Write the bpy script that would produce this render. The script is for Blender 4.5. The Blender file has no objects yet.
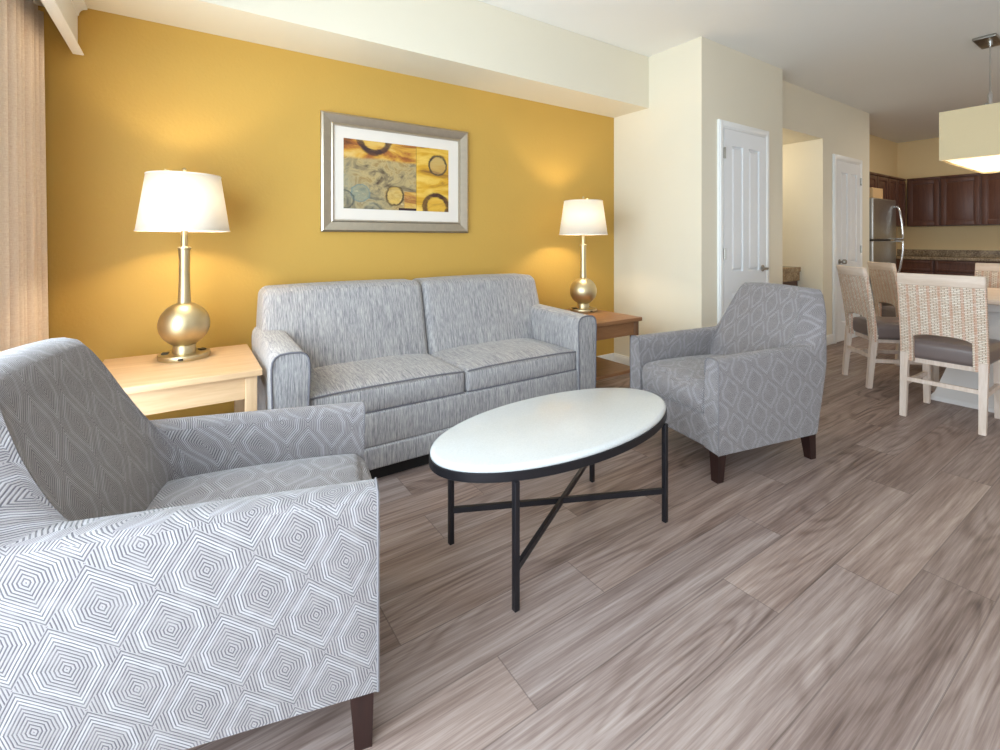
import bpy, bmesh, math, random
from mathutils import Vector, Matrix
random.seed(7)
scene = bpy.context.scene
C = scene.collection
PI = math.pi

# ------------------------------------------------------------------ materials
def lin(c):
    c = c / 255.0
    return c / 12.92 if c <= 0.04045 else ((c + 0.055) / 1.055) ** 2.4
def rgb(r, g, b): return (lin(r), lin(g), lin(b), 1.0)

class NT:
    """small node-tree builder"""
    def __init__(self, name):
        self.m = bpy.data.materials.new(name); self.m.use_nodes = True
        self.t = self.m.node_tree; self.n = self.t.nodes; self.l = self.t.links
        self.b = self.n['Principled BSDF']; self.out = self.n['Material Output']
    def node(self, kind, **kw):
        nd = self.n.new(kind)
        for k, v in kw.items(): setattr(nd, k, v)
        return nd
    def put(self, sock, v):
        if hasattr(v, 'is_linked') or isinstance(v, bpy.types.NodeSocket): self.l.new(v, sock)
        else: sock.default_value = v
    def math(self, op, a, b=None, c=None):
        nd = self.node('ShaderNodeMath', operation=op)
        self.put(nd.inputs[0], a)
        if b is not None: self.put(nd.inputs[1], b)
        if c is not None: self.put(nd.inputs[2], c)
        return nd.outputs[0]
    def vmath(self, op, a, b=None):
        nd = self.node('ShaderNodeVectorMath', operation=op)
        self.put(nd.inputs[0], a)
        if b is not None: self.put(nd.inputs[1], b)
        return nd.outputs['Value'] if op in ('DOT_PRODUCT', 'LENGTH', 'DISTANCE') else nd.outputs['Vector']
    def coord(self, which='Object'): return self.node('ShaderNodeTexCoord').outputs[which]
    def mapping(self, v, scale=(1, 1, 1), loc=(0, 0, 0), rot=(0, 0, 0)):
        nd = self.node('ShaderNodeMapping')
        self.put(nd.inputs['Vector'], v)
        nd.inputs['Scale'].default_value = scale; nd.inputs['Location'].default_value = loc; nd.inputs['Rotation'].default_value = rot
        return nd.outputs[0]
    def noise(self, v, scale=5, detail=2, rough=.5, dist=0):
        nd = self.node('ShaderNodeTexNoise')
        self.put(nd.inputs['Vector'], v)
        nd.inputs['Scale'].default_value = scale; nd.inputs['Detail'].default_value = detail
        nd.inputs['Roughness'].default_value = rough; nd.inputs['Distortion'].default_value = dist
        return nd.outputs['Fac']
    def ramp(self, f, stops, interp='LINEAR'):
        nd = self.node('ShaderNodeValToRGB'); nd.color_ramp.interpolation = interp
        e = nd.color_ramp.elements
        while len(e) < len(stops): e.new(0.5)
        for el, (p, c) in zip(e, stops): el.position = p; el.color = c
        self.put(nd.inputs[0], f)
        return nd.outputs['Color']
    def mix(self, f, a, b, blend='MIX'):
        nd = self.node('ShaderNodeMix', data_type='RGBA', blend_type=blend)
        self.put(nd.inputs['Factor'], f)
        self.put(nd.inputs[6], a); self.put(nd.inputs[7], b)
        return nd.outputs[2]
    def sep(self, v):
        nd = self.node('ShaderNodeSeparateXYZ'); self.put(nd.inputs[0], v); return nd.outputs
    def comb(self, x, y, z=0.0):
        nd = self.node('ShaderNodeCombineXYZ')
        self.put(nd.inputs[0], x); self.put(nd.inputs[1], y); self.put(nd.inputs[2], z)
        return nd.outputs[0]
    def bump(self, h, strength=.2, dist=.002):
        nd = self.node('ShaderNodeBump')
        nd.inputs['Strength'].default_value = strength; nd.inputs['Distance'].default_value = dist
        self.put(nd.inputs['Height'], h); self.l.new(nd.outputs[0], self.b.inputs['Normal'])
    def base(self, v): self.put(self.b.inputs['Base Color'], v)
    def set(self, rough=.5, metal=0.0, spec=None, sheen=None, coat=None):
        self.b.inputs['Roughness'].default_value = rough; self.b.inputs['Metallic'].default_value = metal
        if spec is not None: self.b.inputs['Specular IOR Level'].default_value = spec
        if sheen is not None: self.b.inputs['Sheen Weight'].default_value = sheen
        if coat is not None: self.b.inputs['Coat Weight'].default_value = coat

def paint(name, col, rough=.6, bump=.0, spec=.3, scale=140, vary=.03):
    k = NT(name); k.set(rough, spec=spec)
    co = k.coord()
    f = k.noise(co, 2.2, 3)
    d = tuple(c * (1 - vary) for c in col[:3]) + (1,)
    k.base(k.mix(f, col, d))
    if bump: k.bump(k.noise(co, scale, 3), bump, .003)
    return k.m

def wood(name, c1, c2, axis='X', rough=.42, scale=1.0, coat=0.0):
    k = NT(name); k.set(rough, spec=.4, coat=coat)
    s = {'X': (1.2, 14, 14), 'Y': (14, 1.2, 14), 'Z': (14, 14, 1.2)}[axis]
    v = k.mapping(k.coord(), tuple(a * scale for a in s))
    f = k.noise(v, 2.2, 5, .6, .6)
    g = k.noise(k.mapping(k.coord(), tuple(a * 6 * scale for a in s)), 2, 2)
    f = k.math('ADD', k.math('MULTIPLY', f, .75), k.math('MULTIPLY', g, .25))
    k.base(k.ramp(f, [(.32, c1), (.68, c2)]))
    k.bump(f, .06, .001)
    return k.m

def metal(name, col, rough=.3, metallic=1.0, noise=.0):
    k = NT(name); k.set(rough, metallic)
    f = k.noise(k.coord(), 26, 4)
    k.base(k.mix(f, col, tuple(c * .8 for c in col[:3]) + (1,)))
    k.put(k.b.inputs['Roughness'], k.math('MULTIPLY_ADD', f, .16, rough - .08))
    return k.m

def fabric_streak(name):
    k = NT(name); k.set(.95, spec=.12, sheen=.25)
    uv = k.coord('UV')
    a = k.noise(k.mapping(uv, (330, 22, 1)), 1, 3, .6)
    b = k.noise(k.mapping(uv, (130, 5, 1), (3, 7, 0)), 1, 2, .5)
    w = k.noise(k.mapping(uv, (900, 900, 1)), 1, 1)
    f = k.math('ADD', k.math('ADD', k.math('MULTIPLY', a, .55), k.math('MULTIPLY', b, .3)), k.math('MULTIPLY', w, .15))
    k.base(k.ramp(f, [(.34, rgb(98, 97, 104)), (.47, rgb(148, 145, 147)), (.62, rgb(192, 188, 184))]))
    k.bump(f, .25, .002)
    return k.m

def fabric_hex(name):
    """woven upholstery: staggered hexagons of concentric lines"""
    k = NT(name); k.set(.92, spec=.15, sheen=.3)
    uv = k.coord('UV')
    wob = k.noise(uv, 45, 2)
    p = k.mapping(k.mapping(uv, rot=(0, 0, math.radians(11))), (1 / .158, 1 / .176, 1), (50.13, 50.4, 0))
    s = k.sep(p)
    def cell(o):
        x = k.math('ABSOLUTE', k.math('SUBTRACT', k.math('FRACT', k.math('ADD', s[0], o)), .5))
        y = k.math('ABSOLUTE', k.math('SUBTRACT', k.math('FRACT', k.math('ADD', s[1], o)), .5))
        return x, y
    ax, ay = cell(0.0); bx, by = cell(.5)
    sel = k.math('LESS_THAN', k.math('ADD', ax, ay), k.math('ADD', bx, by))
    def pick(a, b): return k.math('ADD', k.math('MULTIPLY', a, sel), k.math('MULTIPLY', b, k.math('SUBTRACT', 1.0, sel)))
    gx = pick(ax, bx); gy = pick(ay, by)
    hx = k.math('MAXIMUM', k.math('ADD', gx, gy), k.math('MULTIPLY', gx, 1.34))
    d = k.math('ADD', hx, k.math('MULTIPLY', k.math('SUBTRACT', wob, .5), .012))
    fr = k.math('FRACT', k.math('MULTIPLY', d, 21.0))
    tri = k.math('ABSOLUTE', k.math('SUBTRACT', fr, .5))          # 0 .. .5
    ln = k.ramp(k.math('MULTIPLY', tri, 2.0), [(.46, (0, 0, 0, 1)), (.74, (1, 1, 1, 1))])
    brk = k.noise(k.mapping(uv, (30, 30, 1)), 1, 2)
    brk = k.ramp(brk, [(.34, (.72, .72, .72, 1)), (.54, (1, 1, 1, 1))])
    f = k.math('MULTIPLY', ln, brk)
    yarn = k.noise(k.mapping(uv, (700, 700, 1)), 1, 2)
    base = k.mix(yarn, rgb(130, 123, 122), rgb(161, 154, 153))
    ban = k.ramp(d, [(.30, (0, 0, 0, 1)), (.36, (1, 1, 1, 1)), (.41, (1, 1, 1, 1)), (.46, (0, 0, 0, 1))])
    base = k.mix(k.math('MULTIPLY', ban, .38), base, rgb(186, 182, 184))
    k.base(k.mix(k.math('MULTIPLY', f, .88), base, rgb(74, 70, 76)))
    k.bump(k.math('SUBTRACT', k.math('MULTIPLY', yarn, .3), f), .55, .002)
    return k.m

def floor_mat():
    k = NT('vinyl_plank_floor'); k.set(.42, spec=.35)
    s = k.sep(k.coord())
    W, L = .182, 1.22
    yy = k.math('DIVIDE', k.math('ADD', s[1], 50 * W), W)
    row = k.math('FLOOR', yy)
    wn = k.node('ShaderNodeTexWhiteNoise', noise_dimensions='1D'); k.put(wn.inputs['W'], row)
    xx = k.math('DIVIDE', k.math('ADD', s[0], k.math('ADD', k.math('MULTIPLY', wn.outputs['Value'], L), 40 * L)), L)
    col = k.math('FLOOR', xx)
    wid = k.node('ShaderNodeTexWhiteNoise', noise_dimensions='2D'); k.put(wid.inputs['Vector'], k.comb(row, col))
    rid = wid.outputs['Value']; rcol = k.sep(wid.outputs['Color'])
    fy = k.math('FRACT', yy); fx = k.math('FRACT', xx)
    # grain, shifted per plank
    off = k.math('MULTIPLY', rid, 37.0)
    g0 = k.comb(k.math('ADD', k.math('MULTIPLY', s[0], 1.0), off), k.math('ADD', s[1], k.math('MULTIPLY', rcol[1], 11.0)), off)
    big = k.noise(k.mapping(g0, (.75, 5.0, 1)), 1.0, 1, .4, .1)
    wv = k.noise(k.mapping(g0, (3, 40, 1)), 1.0, 2, .5)
    rings = k.math('SINE', k.math('ADD', k.math('MULTIPLY', big, 95.0), k.math('MULTIPLY', wv, 3.0)))
    rings = k.math('POWER', k.math('MULTIPLY_ADD', rings, .5, .5), 2.5)
    fine = k.noise(k.mapping(g0, (4, 130, 1)), 1.0, 4, .65, .15)
    streak = k.noise(k.mapping(g0, (.9, 20, 1)), 1.0, 3, .6, .3)
    patch = k.noise(k.mapping(g0, (1.3, 4, 1)), 1.0, 2)
    msk = k.ramp(patch, [(.46, (0, 0, 0, 1)), (.66, (1, 1, 1, 1))])
    f = k.math('ADD', k.math('ADD', k.math('MULTIPLY', streak, .50), k.math('MULTIPLY', fine, .47)),
               k.math('MULTIPLY', k.math('MULTIPLY', rings, k.math('MULTIPLY_ADD', msk, .85, .15)), -.13))
    f = k.math('ADD', f, k.math('MULTIPLY', k.math('SUBTRACT', rcol[0], .5), .09))
    c = k.ramp(f, [(.22, rgb(78, 63, 57)), (.38, rgb(126, 108, 100)), (.50, rgb(152, 135, 127)), (.68, rgb(188, 174, 166))])
    tint = k.mix(rcol[2], rgb(255, 248, 244), rgb(240, 238, 240))
    c = k.mix(1.0, c, tint, 'MULTIPLY')
    ey = k.math('LESS_THAN', k.math('MINIMUM', fy, k.math('SUBTRACT', 1.0, fy)), .010)
    ex = k.math('LESS_THAN', k.math('MINIMUM', fx, k.math('SUBTRACT', 1.0, fx)), .0014)
    gap = k.math('MAXIMUM', ey, ex)
    k.base(k.mix(k.math('MULTIPLY', gap, .45), c, rgb(70, 58, 52)))
    k.put(k.b.inputs['Roughness'], k.math('MULTIPLY_ADD', fine, .15, .36))
    k.bump(k.math('SUBTRACT', k.math('MULTIPLY', f, .5), gap), .12, .001)
    return k.m

def weave_mat(name='woven_rattan'):
    k = NT(name); k.set(.75, spec=.2)
    uv = k.coord('UV')
    br = k.node('ShaderNodeTexBrick')
    k.put(br.inputs['Vector'], uv)
    br.inputs['Color1'].default_value = rgb(240, 229, 214); br.inputs['Color2'].default_value = rgb(222, 201, 180)
    br.inputs['Mortar'].default_value = rgb(160, 134, 112)
    br.inputs['Scale'].default_value = 1.0
    br.inputs['Mortar Size'].default_value = .0018; br.inputs['Mortar Smooth'].default_value = .5
    br.inputs['Brick Width'].default_value = .028; br.inputs['Row Height'].default_value = .0105
    br.offset = .5
    su = k.math('FRACT', k.math('DIVIDE', k.math('ADD', k.sep(uv)[0], 5.0), .052))
    st = k.math('LESS_THAN', su, .27)
    rn = k.noise(k.mapping(uv, (8, 30, 1)), 1, 2)
    c = k.mix(k.math('MULTIPLY', st, k.math('MULTIPLY_ADD', rn, .9, .05)), br.outputs['Color'], rgb(206, 150, 122))
    k.base(c)
    k.bump(k.math('SUBTRACT', 1.0, br.outputs['Fac']), .7, .004)
    return k.m

def granite_mat(name, c1, c2, c3):
    k = NT(name); k.set(.25, spec=.5)
    co = k.coord()
    f = k.noise(co, 60, 4, .7); g = k.noise(co, 9, 2)
    f = k.math('ADD', k.math('MULTIPLY', f, .7), k.math('MULTIPLY', g, .3))
    k.base(k.ramp(f, [(.36, c1), (.5, c2), (.64, c3)]))
    return k.m

def quartz_mat():
    k = NT('white_quartz'); k.set(.2, spec=.5, coat=.15)
    co = k.coord()
    f = k.noise(co, 220, 2, .5); g = k.noise(co, 6, 3)
    f = k.math('ADD', k.math('MULTIPLY', f, .7), k.math('MULTIPLY', g, .3))
    k.base(k.ramp(f, [(.35, rgb(204, 206, 206)), (.6, rgb(212, 214, 214))]))
    return k.m

def art_mat():
    k = NT('abstract_print'); k.set(.5, spec=.3)
    uv = k.coord('UV'); s = k.sep(uv)     # metres, origin at the print's lower left; print is .73 x .455
    n1 = k.noise(k.mapping(uv, (3.5, 13, 1)), 1, 5, .6, .6)
    n2 = k.noise(k.mapping(uv, (7, 9, 1), (4, 2, 0)), 1, 5, .65, 1.2)
    n3 = k.noise(k.mapping(uv, (3, 3, 1), (9, 5, 0)), 1, 3)
    warm = k.ramp(n1, [(.30, rgb(92, 54, 38)), (.42, rgb(166, 102, 48)), (.52, rgb(208, 158, 62)), (.66, rgb(222, 196, 130))])
    cool = k.ramp(n2, [(.30, rgb(76, 58, 46)), (.42, rgb(142, 126, 94)), (.52, rgb(182, 160, 112)), (.60, rgb(150, 122, 76)), (.70, rgb(224, 204, 154))])
    gold = k.ramp(n1, [(.30, rgb(140, 96, 44)), (.45, rgb(206, 156, 44)), (.62, rgb(228, 190, 92))])
    blue = k.ramp(k.noise(k.mapping(uv, (9, 9, 1)), 1, 4), [(.35, rgb(104, 112, 104)), (.6, rgb(150, 158, 142))])
    m_up = k.ramp(k.math('ADD', s[1], k.math('MULTIPLY', n3, .06)), [(.355, (0, 0, 0, 1)), (.372, (1, 1, 1, 1))])
    c = k.mix(m_up, cool, warm)
    m_bl = k.ramp(k.math('ADD', k.math('ADD', s[0], s[1]), k.math('MULTIPLY', n2, .25)), [(.34, (1, 1, 1, 1)), (.48, (0, 0, 0, 1))])
    c = k.mix(k.math('MULTIPLY', k.math('MULTIPLY', m_bl, .55), k.math('MULTIPLY_ADD', n1, 1.4, -.05)), c, blue)
    m_br = k.math('MULTIPLY', k.math('GREATER_THAN', s[0], .40), k.math('LESS_THAN', s[1], .13))
    c = k.mix(k.math('MULTIPLY', m_br, .8), c, warm)
    right = k.math('GREATER_THAN', s[0], .485)
    c = k.mix(right, c, gold)
    def ring(c, x, y, r, w, col, fill=None):
        d = k.vmath('DISTANCE', k.comb(s[0], s[1], 0.0), (x, y, 0))
        d = k.math('ADD', d, k.math('MULTIPLY', k.math('SUBTRACT', n2, .5), .045))
        if fill: c = k.mix(k.math('MULTIPLY', k.math('LESS_THAN', d, r), k.math('MULTIPLY_ADD', n1, 1.1, -.05)), c, fill)
        e = k.ramp(k.math('ABSOLUTE', k.math('SUBTRACT', d, r)), [(w * .4, (1, 1, 1, 1)), (w * .62 + .002, (0, 0, 0, 1))])
        return k.mix(k.math('MULTIPLY', e, k.math('MULTIPLY_ADD', n2, 1.2, .25)), c, col)
    dk = rgb(66, 48, 46)
    c = ring(c, .195, .475, .098, .034, dk, rgb(214, 172, 84))
    c = ring(c, .335, .095, .062, .010, rgb(84, 66, 44), rgb(226, 184, 84))
    c = ring(c, .645, .335, .068, .012, rgb(62, 54, 50), rgb(164, 146, 110))
    c = ring(c, .635, .035, .088, .032, rgb(70, 44, 38), rgb(214, 170, 70))
    c = ring(c, .105, .105, .058, .004, rgb(96, 122, 126), rgb(128, 140, 126))
    c = ring(c, .005, .06, .055, .006, rgb(54, 60, 64))
    bar = k.math('MULTIPLY', k.math('LESS_THAN', s[1], .016), k.math('MULTIPLY', k.math('GREATER_THAN', s[0], .36), k.math('LESS_THAN', s[0], .485)))
    c = k.mix(bar, c, rgb(52, 30, 34))
    seam = k.math('LESS_THAN', k.math('ABSOLUTE', k.math('SUBTRACT', s[0], .485)), .0015)
    c = k.mix(k.math('MULTIPLY', seam, .7), c, rgb(60, 44, 34))
    k.base(c)
    return k.m

def shade_mat(name, col, trans=.5):
    k = NT(name)
    k.n.remove(k.b)
    d = k.node('ShaderNodeBsdfDiffuse'); t = k.node('ShaderNodeBsdfTranslucent'); mx = k.node('ShaderNodeMixShader')
    w = k.noise(k.mapping(k.coord(), (300, 300, 300)), 1, 1)
    c = k.mix(w, col, tuple(x * .94 for x in col[:3]) + (1,))
    k.put(d.inputs['Color'], c); k.put(t.inputs['Color'], c)
    mx.inputs[0].default_value = trans
    k.l.new(d.outputs[0], mx.inputs[1]); k.l.new(t.outputs[0], mx.inputs[2]); k.l.new(mx.outputs[0], k.out.inputs[0])
    return k.m

def emis(name, col, strength):
    k = NT(name); k.n.remove(k.b)
    e = k.node('ShaderNodeEmission'); e.inputs[0].default_value = col; e.inputs[1].default_value = strength
    k.l.new(e.outputs[0], k.out.inputs[0])
    return k.m

def curtain_mat():
    k = NT('linen_curtain'); k.set(.9, spec=.1, sheen=.2)
    uv = k.coord('UV')
    a = k.noise(k.mapping(uv, (40, 420, 1)), 1, 3); b = k.noise(k.mapping(uv, (520, 60, 1)), 1, 3)
    f = k.math('MULTIPLY_ADD', a, .55, k.math('MULTIPLY', b, .45))
    k.base(k.ramp(f, [(.34, rgb(226, 200, 174)), (.64, rgb(246, 228, 206))]))
    k.bump(f, .2, .001)
    return k.m

def glass_mat():
    k = NT('window_glass'); k.n.remove(k.b)
    t = k.node('ShaderNodeBsdfTransparent'); g = k.node('ShaderNodeBsdfGlossy'); mx = k.node('ShaderNodeMixShader')
    t.inputs[0].default_value = (.96, .98, .98, 1); g.inputs['Roughness'].default_value = .02
    mx.inputs[0].default_value = .06
    k.l.new(t.outputs[0], mx.inputs[1]); k.l.new(g.outputs[0], mx.inputs[2]); k.l.new(mx.outputs[0], k.out.inputs[0])
    return k.m

M = dict(
    yellow=paint('mustard_wall_paint', rgb(200, 160, 78), .55, .35, .3, 70, .06),
    cream=paint('cream_wall_paint', rgb(230, 222, 202), .6, .12, .3, 90),
    kitchenwall=paint('kitchen_wall_paint', rgb(232, 206, 158), .6, .1),
    ceiling=paint('ceiling_paint', rgb(240, 238, 232), .8, .08),
    trim=paint('white_trim_paint', rgb(240, 240, 238), .35, 0, .45),
    door=paint('white_door_paint', rgb(234, 236, 238), .4, 0, .45),
    floor=floor_mat(),
    streak=fabric_streak('grey_streaked_tweed'),
    hexf=fabric_hex('grey_geometric_upholstery'),
    piping=paint('grey_piping', rgb(112, 110, 116), .9),
    pipinglight=paint('pale_grey_welt', rgb(122, 118, 120), .9),
    plinth=paint('black_base', rgb(30, 28, 28), .7),
    legwood=wood('espresso_leg_wood', rgb(34, 20, 18), rgb(50, 28, 24), 'Z', .35),
    maple_x=wood('maple_wood', rgb(202, 164, 124), rgb(220, 186, 146), 'X', .4),
    oak_x=wood('brown_oak_wood', rgb(134, 92, 60), rgb(162, 116, 78), 'X', .4),
    maple_z=wood('maple_leg_wood', rgb(200, 164, 126), rgb(216, 184, 146), 'Z', .4),
    oak_z=wood('brown_oak_leg_wood', rgb(104, 70, 48), rgb(128, 90, 62), 'Z', .4),
    brass=metal('champagne_metal', rgb(214, 196, 156), .42),
    chrome=metal('chrome_metal', rgb(225, 225, 225), .15),
    steel=metal('stainless_steel', rgb(176, 172, 166), .34),
    nickel=metal('brushed_nickel', rgb(170, 166, 158), .3),
    dark=metal('blackened_steel', rgb(46, 44, 48), .42, .6),
    black=paint('black_plastic', rgb(22, 21, 21), .4),
    quartz=quartz_mat(),
    silver=metal('champagne_silver_frame', rgb(202, 192, 174), .36),
    mat=paint('white_mat_board', rgb(228, 219, 208), .8),
    art=art_mat(),
    shade=shade_mat('white_linen_shade', rgb(248, 244, 236), .5),
    pendshade=shade_mat('cream_fabric_shade', rgb(218, 200, 162), .03),
    diffuser=shade_mat('white_acrylic_diffuser', rgb(250, 248, 244), .75),
    lightblock=paint('white_light_block', rgb(240, 236, 226), .7),  # only for the added light-blocking board in the pendant
    bulb=emis('warm_bulb', (1, .86, .66, 1), 20),
    curtain=curtain_mat(), glass=glass_mat(),
    cornice=paint('white_cornice_paint', rgb(226, 224, 220), .5),
    cabinet=wood('dark_cherry_cabinet', rgb(78, 48, 37), rgb(100, 64, 48), 'Z', .38),
    granite=granite_mat('brown_granite', rgb(92, 76, 62), rgb(144, 126, 104), rgb(182, 164, 136)),
    granite_tan=granite_mat('tan_granite', rgb(108, 84, 58), rgb(158, 130, 94), rgb(190, 164, 128)),
    rattan=weave_mat(),
    chairwood=wood('washed_oak', rgb(204, 182, 164), rgb(228, 212, 200), 'Z', .5),
    railwood=wood('washed_oak_rail', rgb(208, 186, 166), rgb(230, 213, 198), 'Y', .5),
    leather=paint('taupe_leather', rgb(116, 102, 98), .32, .15, .5, 60),
    ivory=paint('ivory_painted_wood', rgb(214, 208, 204), .5),
    cardboard=paint('tan_cardboard', rgb(206, 170, 122), .8),
    bark=paint('dark_fridge_side', rgb(60, 58, 58), .5),
)

# ------------------------------------------------------------------ mesh helpers
def axis_coords(half, r, n, k=4):
    a = [-half + r * (1 - math.cos(i / k * PI / 2)) if False else -half + r * i / k for i in range(k)]
    mid = [-half + r + (2 * half - 2 * r) * i / n for i in range(n + 1)]
    b = [half - r + r * i / k for i in range(1, k + 1)]
    return a + mid + b

def rbox(bm, size, center, r=.01, n=(1, 1, 1), k=3, fn=None):
    """rounded box added to bm; fn(Vector in unit coords, Vector pos) -> Vector may deform it"""
    hx, hy, hz = (s / 2 for s in size)
    r = min(r, hx * .98, hy * .98, hz * .98)
    ax, ay, az = axis_coords(hx, r, n[0], k), axis_coords(hy, r, n[1], k), axis_coords(hz, r, n[2], k)
    cache = {}
    H = Vector((hx, hy, hz)); I = Vector((hx - r, hy - r, hz - r)); ctr = Vector(center)
    def V(x, y, z):
        key = (round(x, 6), round(y, 6), round(z, 6))
        if key in cache: return cache[key]
        inn = Vector((max(-I.x, min(I.x, x)), max(-I.y, min(I.y, y)), max(-I.z, min(I.z, z))))
        d = Vector((x, y, z)) - inn
        p = inn + d.normalized() * r if d.length > 1e-9 else inn
        if fn: p = fn(Vector((x / hx, y / hy, z / hz)), p)
        v = bm.verts.new(p + ctr); cache[key] = v
        return v
    def grid(A, B, f, flip):
        for i in range(len(A) - 1):
            for j in range(len(B) - 1):
                q = [f(A[i], B[j]), f(A[i + 1], B[j]), f(A[i + 1], B[j + 1]), f(A[i], B[j + 1])]
                if flip: q.reverse()
                if len(set(q)) < 3: continue
                try: bm.faces.new(q)
                except ValueError: pass
    grid(ax, ay, lambda a, b: V(a, b, hz), False); grid(ax, ay, lambda a, b: V(a, b, -hz), True)
    grid(ay, az, lambda a, b: V(hx, a, b), False); grid(ay, az, lambda a, b: V(-hx, a, b), True)
    grid(ax, az, lambda a, b: V(a, -hy, b), False); grid(ax, az, lambda a, b: V(a, hy, b), True)

def box(bm, x0, x1, y0, y1, z0, z1, bev=0.0, seg=2):
    if bev:
        rbox(bm, (x1 - x0, y1 - y0, z1 - z0), ((x0 + x1) / 2, (y0 + y1) / 2, (z0 + z1) / 2), bev, k=seg)
        return
    vs = [bm.verts.new(p) for p in ((x0, y0, z0), (x1, y0, z0), (x1, y1, z0), (x0, y1, z0), (x0, y0, z1), (x1, y0, z1), (x1, y1, z1), (x0, y1, z1))]
    for f in ((3, 2, 1, 0), (4, 5, 6, 7), (0, 1, 5, 4), (1, 2, 6, 5), (2, 3, 7, 6), (3, 0, 4, 7)): bm.faces.new([vs[i] for i in f])

def lathe(bm, prof, seg=40, center=(0, 0, 0), cap=True):
    rings = []
    for r, z in prof:
        rings.append([bm.verts.new((center[0] + r * math.cos(2 * PI * i / seg), center[1] + r * math.sin(2 * PI * i / seg), center[2] + z)) for i in range(seg)])
    for a, b in zip(rings, rings[1:]):
        for i in range(seg): bm.faces.new((a[i], a[(i + 1) % seg], b[(i + 1) % seg], b[i]))
    if cap:
        bm.faces.new(list(reversed(rings[0]))); bm.faces.new(rings[-1])

def tube(bm, pts, r, seg=8, closed=False, flat=None):
    """round (or flat=(w,h) rectangular) bar swept along pts"""
    pts = [Vector(p) for p in pts]; n = len(pts); rings = []
    prev = None
    for i, p in enumerate(pts):
        if closed: t = pts[(i + 1) % n] - pts[i - 1]
        else: t = pts[min(i + 1, n - 1)] - pts[max(i - 1, 0)]
        t.normalize()
        if prev is None:
            up = Vector((0, 0, 1)) if abs(t.z) < .95 else Vector((1, 0, 0))
            u = t.cross(up).normalized()
        else: u = (prev - t * prev.dot(t)).normalized()
        prev = u; w = u.cross(t).normalized()
        if flat: sec = [(-flat[0], -flat[1]), (flat[0], -flat[1]), (flat[0], flat[1]), (-flat[0], flat[1])]
        else: sec = [(r * math.cos(2 * PI * j / seg), r * math.sin(2 * PI * j / seg)) for j in range(seg)]
        rings.append([bm.verts.new(p + u * a + w * b) for a, b in sec])
    m = len(rings[0])
    for i in range(n if closed else n - 1):
        a, b = rings[i], rings[(i + 1) % n]
        for j in range(m): bm.faces.new((a[j], a[(j + 1) % m], b[(j + 1) % m], b[j]))
    if not closed:
        bm.faces.new(list(reversed(rings[0]))); bm.faces.new(rings[-1])

def hexa(bm, a, b):
    """solid between two quads a (bottom) and b (top)"""
    va = [bm.verts.new(p) for p in a]; vb = [bm.verts.new(p) for p in b]
    bm.faces.new(list(reversed(va))); bm.faces.new(vb)
    for i in range(4): bm.faces.new((va[i], va[(i + 1) % 4], vb[(i + 1) % 4], vb[i]))

def taper(bm, x, y, z0, z1, w0, w1, dx=0, dy=0):
    q = lambda cx, cy, z, w: [(cx - w, cy - w, z), (cx + w, cy - w, z), (cx + w, cy + w, z), (cx - w, cy + w, z)]
    hexa(bm, q(x + dx, y + dy, z0, w0), q(x, y, z1, w1))

def box_uv(me):
    uv = me.uv_layers.new(name='UVMap')
    for p in me.polygons:
        n = p.normal; a = (abs(n.x), abs(n.y), abs(n.z)); ax = a.index(max(a))
        for li in p.loop_indices:
            co = me.vertices[me.loops[li].vertex_index].co
            uv.data[li].uv = (co.y, co.z) if ax == 0 else (co.x, co.z) if ax == 1 else (co.x, co.y)

def obj(name, bm, mat, parent=None, smooth=35, uv=True, keepuv=False):
    bmesh.ops.recalc_face_normals(bm, faces=bm.faces[:])
    me = bpy.data.meshes.new(name)
    bm.to_mesh(me); bm.free()
    if uv and not keepuv: box_uv(me)
    me.materials.append(M[mat] if isinstance(mat, str) else mat)
    if smooth is not None:
        for p in me.polygons: p.use_smooth = True
        me.set_sharp_from_angle(angle=math.radians(smooth))
    o = bpy.data.objects.new(name, me); C.objects.link(o)
    if parent is not None: o.parent = parent
    return o

def B(): return bmesh.new()
def boxobj(name, dims, mat, parent=None, bev=0.0, seg=2):
    bm = B(); box(bm, *dims, bev=bev, seg=seg); return obj(name, bm, mat, parent)

def tag(o, label=None, cat=None, group=None, kind=None):
    if label: o['label'] = label
    if cat: o['category'] = cat
    if group: o['group'] = group
    if kind: o['kind'] = kind
    return o
def thing(name, label, cat, loc=(0, 0, 0), rotz=0, group=None):
    o = bpy.data.objects.new(name, None); C.objects.link(o)
    o.empty_display_size = .1
    o.location = loc; o.rotation_euler = (0, 0, rotz)
    return tag(o, label, cat, group)
def dup(root, loc, rotz, label, group=None):
    r = root.copy(); C.objects.link(r); r.location = loc; r.rotation_euler = (0, 0, rotz); r['label'] = label
    if group: r['group'] = group
    for ch in list(root.children):
        c = ch.copy(); C.objects.link(c); c.parent = r
        for g in list(ch.children):
            d = g.copy(); C.objects.link(d); d.parent = c
    return r
def struct(name, dims_or_bm, mat, parent=None, label=None, cat=None, bev=0):
    if isinstance(dims_or_bm, tuple):
        o = boxobj(name, dims_or_bm, mat, parent, bev)
    else: o = obj(name, dims_or_bm, mat, parent)
    if parent is None: tag(o, label, cat, kind='structure')
    return o

# ------------------------------------------------------------------ camera
H = 1.16
FX, FY = .5575, .8302
cam = bpy.data.cameras.new('camera'); co = bpy.data.objects.new('camera', cam); C.objects.link(co)
co.location = (0, 0, H); co.rotation_euler = (PI / 2, 0, -math.atan2(FX, FY))
cam.sensor_fit = 'HORIZONTAL'; cam.sensor_width = 36; cam.lens = 36 * .470; cam.shift_y = -.135
cam.clip_start = .02
scene.camera = co

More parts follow.
